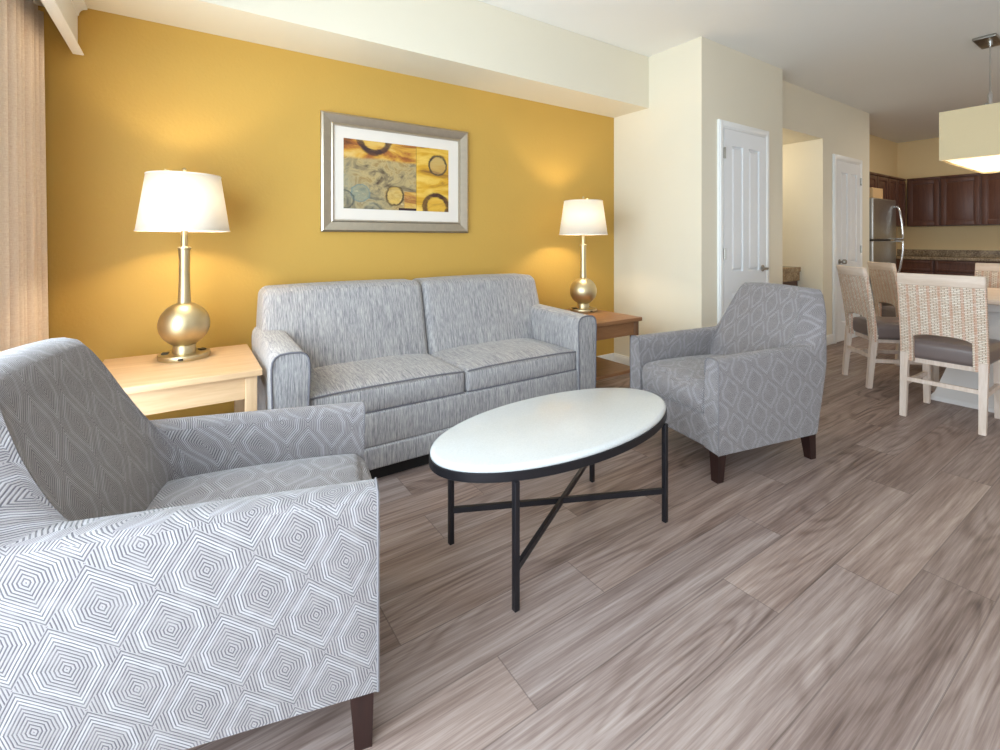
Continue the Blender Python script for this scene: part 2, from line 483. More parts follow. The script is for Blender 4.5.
# ------------------------------------------------------------------ room shell
YB, XL, XR, YP, YA, CE, SO = 3.05, -.62, 3.33, 2.155, 2.30, 2.74, 2.30
XP2 = 4.60            # end of the closet box
XA2, XW2 = 5.80, 7.10 # alcove right edge, wall end
XK, YK = 9.65, 2.75   # kitchen corner
struct('floor', (XL - .1, XK + .1, -3.2, 4.4, -.05, 0), 'floor', label='grey brown wood-look vinyl plank floor of the whole suite', cat='floor')
struct('ceiling', (XL - .1, XK + .1, -3.2, 4.4, CE, CE + .1), 'ceiling', label='plain off-white painted ceiling', cat='ceiling')
struct('wall_back', (XL - .1, XR + .1, YB, YB + .1, 0, CE), 'yellow', label='mustard yellow accent wall behind the sofa', cat='wall')
struct('ceiling_soffit', (XL, XR, 2.655, YB, SO, CE), 'cream', label='dropped cream soffit along the top of the yellow wall', cat='soffit')
# left wall with window opening
bm = B()
WY0, WY1, WZ0, WZ1 = -1.6, 2.25, .12, 2.12
box(bm, XL - .1, XL, -3.2, WY0, 0, CE); box(bm, XL - .1, XL, WY1, YB, 0, CE)
box(bm, XL - .1, XL, WY0, WY1, 0, WZ0); box(bm, XL - .1, XL, WY0, WY1, WZ1, CE)
struct('wall_left', bm, 'cream', label='cream window wall at the left behind the curtain', cat='wall')
# return wall + closet box (one solid)
bm = B()
box(bm, XR, XR + .1, YP, YB, 0, CE)
box(bm, XR + .1, XP2, YP, YP + .1, 0, CE)
box(bm, XP2 - .1, XP2, YP + .1, 4.3, 0, CE)
struct('wall_right', bm, 'cream', label='cream boxed-out wall right of the sofa holding the closet door', cat='wall')
bm = B()
AD = 4.2
box(bm, XA2, XW2, YA, YA + .12, 0, CE)
box(bm, XA2, XA2 + .12, YA + .12, AD, 0, CE)
box(bm, XP2, XA2, YA, YA + .12, 2.27, CE)
box(bm, XP2, XA2 + .12, AD, AD + .1, 0, CE)
box(bm, XP2, XA2, YA + .12, AD, 2.27, 2.35)
box(bm, XW2 - .12, XW2, YA + .12, YK + .4, 0, CE)
struct('wall_hall', bm, 'cream', label='cream wall with the open alcove and the pantry door', cat='wall')
bm = B()
box(bm, XW2, XK + .1, YK, YK + .1, 0, CE); box(bm, XK, XK + .1, -3.2, YK, 0, CE)
struct('wall_kitchen', bm, 'kitchenwall', label='pale tan kitchen walls meeting in the corner above the dark cabinets', cat='wall')
# skirting
def skirt(name, x0, x1, y0, y1, label):
    bm = B(); box(bm, x0, x1, y0, y1, 0, .095, .003)
    horizontal = (x1 - x0) > (y1 - y0)
    if horizontal: box(bm, x0, x1, y0 + .004, y1, .085, .108, .003)
    else: box(bm, x0 + .004, x1, y0, y1, .085, .108, .003)
    struct(name, bm, 'trim', label=label, cat='baseboard')
skirt('baseboard_back', XL, XR - .016, YB - .016, YB, 'white baseboard along the foot of the yellow wall')
skirt('baseboard_right', XR - .016, XR, YP - .016, YB, 'white baseboard on the short cream wall beside the right end table')
skirt('baseboard_hall', XA2, 6.03, YA - .016, YA, 'short white baseboard left of the pantry door')

# ------------------------------------------------------------------ doors
def make_door(name, x0, x1, ytop, ztop, hinge_left, lever, label):
    """x0..x1 slab; wall face at ytop (room side is -Y)"""
    Y = ytop
    bm = B()
    w = x1 - x0
    # slab with four sunk panels: stiles and rails around recessed fields
    st, ml = .11, .09
    f0 = Y - .014
    box(bm, x0, x1, f0 + .006, Y - .001, .008, ztop)
    def bar(a, b, c, d): box(bm, a, b, f0 - .008, f0 + .006, c, d)
    bar(x0, x0 + st, .008, ztop); bar(x1 - st, x1, .008, ztop)
    xm = (x0 + x1) / 2
    bar(xm - ml / 2, xm + ml / 2, .008, ztop)
    for c, d in ((.008, .22), (.74, .90), (ztop - .13, ztop)):
        bar(x0 + st, xm - ml / 2, c, d); bar(xm + ml / 2, x1 - st, c, d)
    for a, b in ((x0 + st, xm - ml / 2), (xm + ml / 2, x1 - st)):
        for c, d in ((.22, .74), (.90, ztop - .13)):
            m = .028
            hexa(bm, [(a + .008, f0 + .006, c + .008), (b - .008, f0 + .006, c + .008), (b - .008, f0 + .006, d - .008), (a + .008, f0 + .006, d - .008)],
                 [(a + m, f0 - .006, c + m), (b - m, f0 - .006, c + m), (b - m, f0 - .006, d - m), (a + m, f0 - .006, d - m)])
    root = obj(name, bm, 'door', None, smooth=None)
    tag(root, label, 'door', kind='structure')
    # casing
    cw = .062
    bm = B()
    for a, b in ((x0 - cw - .004, x0 - .004), (x1 + .004, x1 + .004 + cw)):
        box(bm, a, b, Y - .02, Y - .0005, 0, ztop + .004 + cw, .003)
        box(bm, a + .012, b - .012, Y - .026, Y - .018, 0, ztop + .004 + cw - .012, .003)
    box(bm, x0 - .004, x1 + .004, Y - .02, Y - .0005, ztop + .004, ztop + .004 + cw, .003)
    box(bm, x0 - .016, x1 + .016, Y - .026, Y - .018, ztop + .016, ztop + cw - .008, .003)
    obj('casing', bm, 'trim', root)
    hx = x0 - .002 if hinge_left else x1 + .002
    for z in (.25, 1.05, ztop - .2):
        bm = B(); lathe(bm, [(.007, -.045), (.007, .045)], 10, (hx, Y - .03, z)); box(bm, hx - .014, hx + .014, Y - .027, Y - .023, z - .042, z + .042)
        obj('hinge', bm, 'nickel', root)
    kx = x1 - .06 if hinge_left else x0 + .06
    bm = B()
    prof = [(.028, 0), (.028, .006), (.012, .010), (.010, .03)]
    for r_, z_ in [(0, 0)]: pass
    tmp = B(); lathe(tmp, prof, 20); bmesh.ops.rotate(tmp, verts=tmp.verts[:], matrix=Matrix.Rotation(PI / 2, 3, 'X')); bmesh.ops.translate(tmp, verts=tmp.verts[:], vec=(kx, f0 - .008, .914))
    mt = bpy.data.meshes.new('t'); tmp.to_mesh(mt); tmp.free(); bm.from_mesh(mt); bpy.data.meshes.remove(mt)
    sgn = -1 if hinge_left else 1
    if lever: tube(bm, [(kx, f0 - .03, .914), (kx, f0 - .055, .914), (kx + sgn * .02, f0 - .062, .914), (kx + sgn * .11, f0 - .062, .912)], .010, 10)
    else: rbox(bm, (.055, .045, .055), (kx, f0 - .058, .914), .02)
    obj('door_handle', bm, 'nickel', root)
    return root
make_door('door_1', 3.605, 4.255, YP, 2.06, True, True, 'white four-panel closet door with a lever handle')
make_door('door_2', 6.10, 6.755, YA, 2.06, False, False, 'white four-panel pantry door beside the kitchen with a round knob')

# ------------------------------------------------------------------ window, curtain, cornice
bm = B()
fr = .05
for a, b, c, d in ((WY0, WY0 + fr, WZ0, WZ1), (WY1 - fr, WY1, WZ0, WZ1), (.30, .36, WZ0 + fr, WZ1 - fr), (WY0 + fr, WY1 - fr, WZ0, WZ0 + fr), (WY0 + fr, WY1 - fr, WZ1 - fr, WZ1)):
    box(bm, XL - .08, XL - .02, a, b, c, d, .004)
win = struct('window_1', bm, 'trim', label='large white framed window beside the curtain', cat='window')
for a, b in ((WY0 + fr, .30), (.36, WY1 - fr)):
    boxobj('pane', (XL - .053, XL - .047, a, b, WZ0 + fr, WZ1 - fr), 'glass', win)

def curtain():
    bm = B(); y0, y1, z0, z1 = 2.14, 3.032, .02, 2.20
    ny, nz = 220, 14; th = .004
    # flat front return then tight folds towards the yellow wall
    path = []; s = 0
    for i in range(ny + 1):
        u = i / ny; y = y0 + (y1 - y0) * u
        ph = (y - y0) / .078 * 2 * PI
        amp = .010 if y < 2.46 else .028
        x = -.562 + amp * math.sin(ph) + .006 * math.sin(ph * .37 + 1.0)
        path.append((x, y))
    L = [0]
    for (xa, ya), (xb, yb) in zip(path, path[1:]): L.append(L[-1] + math.hypot(xb - xa, yb - ya))
    rows = []
    for j in range(nz + 1):
        v = j / nz; z = z0 + (z1 - z0) * v
        row = []
        for i, (x, y) in enumerate(path):
            w = 1 - .25 * (1 - v)
            yy = y - (y - y0) / (y1 - y0) * .075 * v
            row.append(bm.verts.new((-.562 + (x + .562) * (1.15 - .35 * v), yy, z)))
        rows.append(row)
    uvl = bm.loops.layers.uv.new('UVMap')
    for j in range(nz):
        for i in range(ny):
            f = bm.faces.new((rows[j][i], rows[j][i + 1], rows[j + 1][i + 1], rows[j + 1][i]))
            for lp, (ii, jj) in zip(f.loops, ((i, j), (i + 1, j), (i + 1, j + 1), (i, j + 1))): lp[uvl].uv = (L[ii], jj / nz * (z1 - z0))
    o = obj('curtain', bm, 'curtain', None, 80, keepuv=True)
    md = o.modifiers.new('thick', 'SOLIDIFY'); md.thickness = th; md.offset = 0
    tag(o, 'beige pleated linen curtain hanging at the far left of the yellow wall', 'curtain')
curtain()

def cornice():
    root = thing('window_cornice', 'white moulded cornice box above the beige curtain', 'cornice', (-.43, YB, 2.06))
    y0, y1 = -4.6, -.012
    # board and top, profile swept along Y : points (x outwards, z)
    def sweep(name, prof):
        bm = B()
        a = [bm.verts.new((x, y0, z)) for x, z in prof]; b = [bm.verts.new((x, y1, z)) for x, z in prof]
        n = len(prof)
        for i in range(n): bm.faces.new((a[i], a[(i + 1) % n], b[(i + 1) % n], b[i]))
        bm.faces.new(a); bm.faces.new(list(reversed(b)))
        obj(name, bm, 'cornice', root, 50)
    sweep('face_board', [(0, .028), (0, .205), (-.018, .205), (-.018, .028)])
    cr = [(.004, .19)] + [(.004 + .028 * (1 - math.cos(t * PI / 2)), .19 + .035 * math.sin(t * PI / 2)) for t in (.25, .5, .75, 1)] + [(.036, .228), (.036, .236), (-.018, .236), (-.018, .20), (0, .20), (0, .19)]
    sweep('crown_moulding', cr)
    sweep('bottom_moulding', [(.001, .05), (.004, .036), (.010, .022), (.020, .012), (.024, .004), (.020, 0), (-.018, 0), (-.018, .030), (0.0, .030)])
    boxobj('top_board', (-.185, -.018, y0, y1, .20, .222), 'cornice', root)
cornice()

# ------------------------------------------------------------------ sofa
def sofa():
    W, D = 1.90, .82
    root = thing('sofa', 'grey streaked two-cushion sofa against the yellow wall', 'sofa', (1.258, 2.18, 0))   # local y: 0 front .. D back
    hw = W / 2; AW = .145
    # base rail and band
    def puff(c): return lambda u, p: p + Vector((0, -c * (1 - u.x ** 4) * (1 - u.z ** 2) if u.y < -.5 else 0, 0))
    bm = B(); rbox(bm, (W - 2 * AW + .01, D - .10, .165), (0, (D - .10) / 2 + .012, .255), .012, (10, 2, 3), 3, puff(.004)); obj('front_rail', bm, 'streak', root)
    bm = B(); rbox(bm, (W - .012, D - .06, .105), (0, (D - .06) / 2 + .005, .121), .01, (12, 2, 2), 3, puff(.003)); obj('lower_band', bm, 'streak', root)
    bm = B(); box(bm, -hw + .05, hw - .05, .05, D - .06, .0, .08); obj('plinth', bm, 'plinth', root)
    # arms: rounded top section swept along depth
    def arm(sx):
        bm = B()
        y0, y1 = 0.0, .70
        xc = sx * (hw - AW / 2)
        ny = 14; rings = []
        for j in range(ny + 1):
            t = j / ny; y = y0 + (y1 - y0) * t
            top = .675 + .022 * t
            hwid = AW / 2
            pts = [(-hwid + .004, .172), (-hwid, .30), (-hwid, .45), (-hwid - .004, top - .10)]
            for a in range(0, 9):
                th = PI - a * PI / 8
                cx = math.cos(th); sz = math.sin(th)
                pts.append(((hwid + .004) * math.copysign(abs(cx) ** .62, cx), top - .062 + .062 * abs(sz) ** .8))
            pts += [(hwid + .004, top - .10), (hwid, .45), (hwid, .30), (hwid - .004, .172)]
            inset = 0.0
            rings.append([bm.verts.new((xc + px, y, pz)) for px, pz in pts])
        n = len(rings[0])
        for a, b in zip(rings, rings[1:]):
            for i in range(n): bm.faces.new((a[i], a[(i + 1) % n], b[(i + 1) % n], b[i]))
        # front panel bulges slightly
        ctr = bm.verts.new((xc, y0 - .008, .45))
        for i in range(n): bm.faces.new((rings[0][(i + 1) % n], rings[0][i], ctr))
        bm.faces.new(rings[-1])
        outline = [v.co.copy() for v in rings[0]]
        o = obj('arm', bm, 'streak', root, 50)
        bm = B(); tube(bm, [(p.x, p.y - .001, p.z) for p in outline], .0045, 8); obj('piping', bm, 'piping', o)
    arm(-1); arm(1)
    # backrest halves
    for sx in (-1, 1):
        bw = hw - .022
        def bend(u, p, sx=sx):
            q = p.copy()
            t = (u.z + 1) / 2
            q.y += .15 * t * (1 if u.y < 0 else .28)                 # lean, thinner at the top
            q.y -= .022 * (1 - u.x ** 2) * math.sin(PI * min(1, t * .95 + .05)) * (1 if u.y < 0 else 0)
            if u.x * sx > 0: q.x -= sx * .020 * t ** 3 * max(0, u.x * sx)
            q.z += .006 * (1 - u.x ** 2) * (1 if u.z > 0 else 0)
            return q
        bm = B(); rbox(bm, (bw, .36, .60), (sx * (hw - .018) / 2, .60, .60), .045, (14, 3, 12), 5, bend)
        o = obj('backrest', bm, 'streak', root, 60)
    # seat cushions
    cw = (W - 2 * AW) / 2 - .004
    for sx in (-1, 1):
        def crown(u, p):
            q = p.copy()
            g = (1 - u.x ** 4) * (1 - u.y ** 4)
            q.z += (.028 * g if u.z > 0 else 0)
            if u.y < -.5: q.y -= .012 * (1 - u.x ** 4) * (1 - u.z ** 2)
            if u.x * sx > 0 and u.z > -1: q.z -= .0
            return q
        bm = B(); rbox(bm, (cw, .56, .125), (sx * (cw / 2 + .003), .300, .396), .022, (14, 10, 3), 4, crown)
        o = obj('seat_cushion', bm, 'streak', root, 60)
        x0, x1 = sx * (cw / 2 + .003) - cw / 2 + .008, sx * (cw / 2 + .003) + cw / 2 - .008
        for zz in (.4525, .342):
            bm = B()
            pts = [(x0 + (x1 - x0) * i / 20, .0215 - (.003 if zz > .4 else .002) * (1 - (2 * i / 20 - 1) ** 4), zz + (.010 * (1 - (2 * i / 20 - 1) ** 4) if zz > .4 else 0)) for i in range(21)]
            tube(bm, pts, .004, 8); obj('piping', bm, 'piping', o)
sofa()

# ------------------------------------------------------------------ armchairs
def smooth(a, b, x):
    t = max(0, min(1, (x - a) / (b - a))); return t * t * (3 - 2 * t)
def armchair(label, loc, rot):
    root = thing('armchair', label, 'armchair', loc, rot, 'patterned grey armchairs')
    D, W = .725, .655; hd, hw = D / 2, W / 2
    Z0 = .14
    def lean(x, z):           # backward lean of the rear part
        w = smooth(.10, 1.0, (hd - x) / D)
        return -.13 * w * max(0, (z - Z0) / .74) ** 1.1
    def height(s): return .592 + .016 * s + .330 * smooth(.82, 1.06, s)
    # plan path: outside, from near-front corner around the back
    path = []
    rc = .05
    N = 26
    for i in range(N + 1):
        path.append((hd - (D - rc) * (1 - (1 - i / N) ** 1.35), -hw, 0, -1))
    for i in range(1, 6):
        a = i / 6 * PI / 2
        path.append((-hd + rc - rc * math.sin(a), -hw + rc - rc * math.cos(a), -math.sin(a), -math.cos(a)))
    M_ = 14
    for i in range(M_ + 1):
        path.append((-hd, -hw + rc + (W - 2 * rc) * i / M_, -1, 0))
    half = path[:]
    full = path + [(x, -y, nx, -ny) for (x, y, nx, ny) in reversed(path[:N + 6])]
    bm = B(); rings = []; uvs = []
    uvl = bm.loops.layers.uv.new('UVMap')
    run = 0; prev = None; L3 = 0; ptop = None
    ri = .035
    def inner(x, y, nx, ny, ta, tb):
        sg = 1 if y > 0 else -1
        if nx == 0:   return (hd - (hd - x) * (D - tb - ri) / (D - rc), sg * (hw - ta))
        if ny == 0:   return (-hd + tb, y * (hw - ta - ri) / (hw - rc))
        return (-hd + tb + ri + nx * ri, sg * (hw - ta - ri) + ny * ri)
    for idx, (x, y, nx, ny) in enumerate(full):
        if prev: run += math.hypot(x - prev[0], y - prev[1])
        prev = (x, y)
        s = (hd - x) / D
        top = height(s) + (.012 * (1 - (y / hw) ** 2) if ny == 0 else 0)
        r = .028
        def fin(px, py, z, xl):
            px += lean(xl, z)
            py *= 1 - .15 * smooth(.60, .90, z)
            return Vector((px, py, z))
        def outer(z, off=0.0):
            b = .008 * math.sin(PI * max(0, min(1, (z - Z0) / (top - Z0)))) * (1 if 0 < s else 0)
            return fin(x + nx * (b - off), y + ny * (b - off), z, x)
        def ins(z, f=1.0):
            q = max(0, min(1, (top - z) / max(.02, top - .42)))
            ta = .080 + .008 * q; tb = .105 + .12 * q * q * (3 - 2 * q) * .6 + .12 * q * .4
            ix, iy = inner(x, y, nx, ny, ta, tb)
            return fin(x + (ix - x) * f, y + (iy - y) * f, z, x)
        sec = [(outer(z), z) for z in (Z0, Z0 + .12, Z0 + .26, Z0 + .36, top - .07)]
        sec.append((outer(top - .018, .003), top - .018))
        pt = outer(top, .02)
        if ptop is not None: L3 += (pt - ptop).length
        ptop = pt
        sec.append((outer(top - .006, .010), top))
        sec.append((ins(top, .5), top + .04))
        sec.append((ins(top - .005, .86), top + .07))
        sec.append((ins(top - .022), top + .10))
        for z in (top - .07, top * .6 + .42 * .4 - .02, top * .3 + .42 * .7, .40, .28, Z0 + .01):
            sec.append((ins(z), 2 * top + .08 - z))
        rings.append([bm.verts.new(p) for p, _ in sec]); uvs.append([(run, L3, v - top) for _, v in sec])
    n = len(rings[0])
    for i in range(len(rings) - 1):
        for j in range(n - 1):
            f = bm.faces.new((rings[i][j], rings[i + 1][j], rings[i + 1][j + 1], rings[i][j + 1]))
            for lp, (ii, jj) in zip(f.loops, ((i, j), (i + 1, j), (i + 1, j + 1), (i, j + 1))):
                u_, l_, v_ = uvs[ii][jj]
                lp[uvl].uv = (l_, .6 + v_) if 5 <= j < 9 else (u_, lp.vert.co.z)
    for rr in (rings[0], rings[-1]):
        f = bm.faces.new(rr)
        for lp in f.loops: lp[uvl].uv = (lp.vert.co.y, lp.vert.co.z)
    # underside
    for i in range(len(rings) - 1):
        f = bm.faces.new((rings[i][0], rings[i][n - 1], rings[i + 1][n - 1], rings[i + 1][0]))
        for lp in f.loops: lp[uvl].uv = (lp.vert.co.x, lp.vert.co.y)
    welts = [[v.co.copy() for v in rr] for rr in (rings[0], rings[-1])]
    shell = obj('upholstered_shell', bm, 'hexf', root, 50, keepuv=True)
    for wl in welts:
        bm = B(); tube(bm, [(p.x + .001, p.y, p.z) for p in wl[:12]], .0035, 6); obj('welt', bm, 'pipinglight', shell)
    # front rail
    inner = hw - .083
    bm = B(); rbox(bm, (.60, 2 * inner, .17), (hd - .30 - .012, 0, Z0 + .088), .015, (4, 8, 3), 3)
    obj('front_rail', bm, 'hexf', root, 60)
    # seat cushion
    def crown(u, p):
        q = p.copy()
        if u.z > 0: q.z += .030 * (1 - u.x ** 4) * (1 - u.y ** 4)
        if u.x > .4: q.x += .030 * (1 - u.z ** 2) * (1 - u.y ** 4)
        if u.x < 0: q.y *= 1 - .04 * -u.x
        return q
    bm = B(); rbox(bm, (.58, 2 * inner - .004, .155), (hd - .295, 0, .368), .034, (12, 12, 4), 4, crown)
    cu = obj('seat_cushion', bm, 'hexf', root, 60)
    for sx in (-1, 1):
        for sy in (-1, 1):
            bm = B()
            x = hd - .034 if sx > 0 else -hd + .06; y = sy * (hw - .037)
            taper(bm, x, y, 0, Z0 + .012, .019, .027, .004 if sx > 0 else -.022, sy * .0)
            obj('leg', bm, 'legwood', root, None)
    return root
armchair('grey armchair in the left foreground seen from its side, cut by the frame', (.096, 1.446, 0), math.radians(-14.8))
armchair('bluish grey armchair with dark legs right of the oval coffee table', (2.512, 1.510, 0), math.radians(168.2))

# ------------------------------------------------------------------ coffee table
def coffee_table():
    root = thing('coffee_table', 'oval white-topped coffee table on a thin black frame', 'coffee table', (1.2445, 1.412, 0), math.radians(2.4))
    a, b = .570, .270
    def oval(bm, layers, seg=96):
        rings = [[bm.verts.new(((a + d) * math.cos(2 * PI * i / seg), (b + d) * math.sin(2 * PI * i / seg), z)) for i in range(seg)] for d, z in layers]
        for p, q in zip(rings, rings[1:]):
            for i in range(seg): bm.faces.new((p[i], p[(i + 1) % seg], q[(i + 1) % seg], q[i]))
        return rings
    bm = B(); r = oval(bm, [(-.006, .430), (-.002, .433), (-.001, .440), (-.003, .446), (-.010, .4505), (-.018, .452)])
    bm.faces.new(list(reversed(r[0]))); bm.faces.new(r[-1]); obj('tabletop', bm, 'quartz', root, 50)
    bm = B(); r = oval(bm, [(0, .402), (.002, .404), (.002, .431), (-.004, .433), (-.010, .4305), (-.010, .402)])
    s = len(r[0])
    for i in range(s): bm.faces.new((r[-1][i], r[-1][(i + 1) % s], r[0][(i + 1) % s], r[0][i]))
    bm2 = bm; obj('rim', bm2, 'dark', root, 40)
    lx, ly = .3905, .200
    for sx in (-1, 1):
        for sy in (-1, 1):
            boxobj('leg', (sx * lx - .0095, sx * lx + .0095, sy * ly - .0095, sy * ly + .0095, 0, .404), 'dark', root, .002)
    for k in (1, -1):
        bm = B(); z = .128 if k > 0 else .1285
        tube(bm, [(-lx + .008, k * ly - k * .004, z), (lx - .008, -k * ly + k * .004, z)], .01, flat=(.007, .0105)); obj('stretcher', bm, 'dark', root, 30)
coffee_table()

# ------------------------------------------------------------------ end tables
def end_table(label, x0, x1, y0, y1, wx, wz):
    root = thing('end_table', label, 'end table', ((x0 + x1) / 2, (y0 + y1) / 2, 0), 0, 'end tables beside the sofa')
    a, b = (x1 - x0) / 2, (y1 - y0) / 2
    boxobj('tabletop', (-a, a, -b, b, .572, .60), wx, root, .004)
    l = .046; i = .018
    for sx in (-1, 1):
        for sy in (-1, 1):
            cx, cy = sx * (a - i - l / 2), sy * (b - i - l / 2)
            boxobj('leg', (cx - l / 2, cx + l / 2, cy - l / 2, cy + l / 2, 0, .572), wz, root, .003)
    for sy in (-1, 1):
        cy = sy * (b - i - .018); boxobj('apron', (-a + i + l, a - i - l, cy - .011, cy + .011, .475, .572), wx, root)
    for sx in (-1, 1):
        cx = sx * (a - i - .018); boxobj('apron', (cx - .011, cx + .011, -b + i + l, b - i - l, .475, .572), wx, root)
    boxobj('shelf', (-a + i + .008, a - i - .008, -b + i + .004, b - i - .004, .205, .228), wx, root, .003)
    return root
end_table('light maple end table left of the sofa under the larger-looking lamp', -.312, .282, 2.27, 2.865, 'maple_x', 'maple_z')
end_table('brown wooden end table in the corner right of the sofa', 2.232, 2.765, 2.26, 2.865, 'oak_x', 'oak_z')

# ------------------------------------------------------------------ table lamps
def table_lamp(label, loc, rot=0):
    root = thing('table_lamp', label, 'lamp', loc, rot, 'gold table lamps on the end tables')
    bm = B(); lathe(bm, [(.104, 0), (.106, .004), (.106, .020), (.104, .024), (.05, .0245)], 48); base = obj('base', bm, 'brass', root, 40)
    for ang, w in ((-98, .020), (-60, .0), (20, .034), (170, .034)):
        if not w: continue
        bm = B(); t = math.radians(ang)
        if w < .03:
            box(bm, -w / 2, w / 2, -.002, .002, .008, .017); rad = .1055
            o = obj('usb_port', bm, 'black', base, None)
        else:
            box(bm, -w / 2, w / 2, -.013, .013, .0, .0055); rad = .076
            o = obj('power_socket', bm, 'black', base, None)
            o.location.z = .0242
        o.location.x = rad * math.cos(t); o.location.y = rad * math.sin(t); o.rotation_euler.z = t + PI / 2
    R = .105
    bm = B()
    prof = [(.047, .024), (.047, .058), (.044, .062)]
    cz = .062 + R * .93
    for i in range(2, 25):
        th = -PI / 2 + .40 + i / 24 * (PI - .40 - .26)
        prof.append((R * math.cos(th), cz + R * math.sin(th)))
    z0 = prof[-1][1]
    prof += [(.0275, z0 + .008), (.0255, z0 + .03), (.0235, z0 + .09), (.0225, z0 + .16), (.0235, z0 + .252), (.0275, z0 + .254), (.0275, z0 + .264), (.0225, z0 + .267)]
    lathe(bm, prof, 48); obj('body', bm, 'brass', root, 40)
    zt = z0 + .267
    bm = B(); lathe(bm, [(.0145, zt), (.0145, zt + .02), (.0135, .70), (.006, .705), (.004, .87)], 16)
    for i in range(3):
        a = i * 2 * PI / 3; tube(bm, [(0, 0, .872), (.148 * math.cos(a), .148 * math.sin(a), .876)], .002, 6)
    obj('stem', bm, 'brass', root, 40)
    bm = B(); lathe(bm, [(0.001, .885), (.008, .889), (.009, .896), (.001, .905)], 16); obj('finial', bm, 'brass', root, 60)
    bm = B()
    rb, rt, zb, zt2 = .188, .150, .603, .866
    lathe(bm, [(rb, zb), (rb - (rb - rt) * .5, (zb + zt2) / 2), (rt, zt2)], 64, cap=False)
    sh = obj('lamp_shade', bm, 'shade', root, 40)
    md = sh.modifiers.new('thick', 'SOLIDIFY'); md.thickness = .0015
    for r_, z_ in ((rb, zb), (rt, zt2)):
        bm = B(); tube(bm, [(r_ * math.cos(2 * PI * i / 64), r_ * math.sin(2 * PI * i / 64), z_) for i in range(64)], .003, 6, True)
        obj('shade_trim', bm, 'mat', sh, 60)
    bm = B(); lathe(bm, [(.012, .705), (.014, .72), (.028, .755), (.030, .775), (.022, .80), (.004, .812)], 20)
    obj('bulb', bm, 'bulb', root, 60)
    ld = bpy.data.lights.new('lamp_light', 'POINT'); ld.energy = LAMP_W; ld.color = (1, .83, .60); ld.shadow_soft_size = .04
    lo = bpy.data.objects.new('lamp_light', ld); C.objects.link(lo); lo.parent = root; lo.location = (0, 0, .74)
    # keep the glowing bulb itself from blocking its own lamp
    return root
LAMP_W = 22
table_lamp('gold globe table lamp with lit white shade on the left end table', (0, 2.70, .60))
table_lamp('gold globe table lamp with lit white shade on the corner end table', (2.61, 2.71, .60))

# ------------------------------------------------------------------ picture
def picture():
    x0, x1, z0, z1 = .70, 1.745, 1.212, 1.96
    w, h = x1 - x0, z1 - z0
    root = thing('framed_picture', 'silver framed abstract print with white mat on the yellow wall', 'picture', (x0, YB, z0))
    fw = .078
    bm = B()
    # mitred frame members with a scooped profile
    prof = [(0, -.002), (0, -.030), (.012, -.038), (.040, -.030), (.062, -.022), (.070, -.026), (fw, -.024), (fw, -.002)]
    def corner(i, d):  # inset d
        return [(d, d), (w - d, d), (w - d, h - d), (d, h - d)][i]
    for i in range(4):
        j = (i + 1) % 4
        a = [bm.verts.new((corner(i, d)[0], y, corner(i, d)[1])) for d, y in prof]; b = [bm.verts.new((corner(j, d)[0], y, corner(j, d)[1])) for d, y in prof]
        for k in range(len(prof) - 1): bm.faces.new((a[k], b[k], b[k + 1], a[k + 1]))
    obj('frame', bm, 'silver', root, 30)
    boxobj('mat_board', (fw - .004, w - fw + .004, -.014, -.002, fw - .004, h - fw + .004), 'mat', root)
    px0, px1, pz0, pz1 = .140, w - .157, .150, h - .150
    bm = B(); box(bm, px0, px1, -.0155, -.013, pz0, pz1)
    o = obj('art_print', bm, 'art', root, None)
    for d in o.data.uv_layers[0].data: d.uv = ((d.uv[0] - px0) * .73 / (px1 - px0), (d.uv[1] - pz0) * .455 / (pz1 - pz0))
picture()

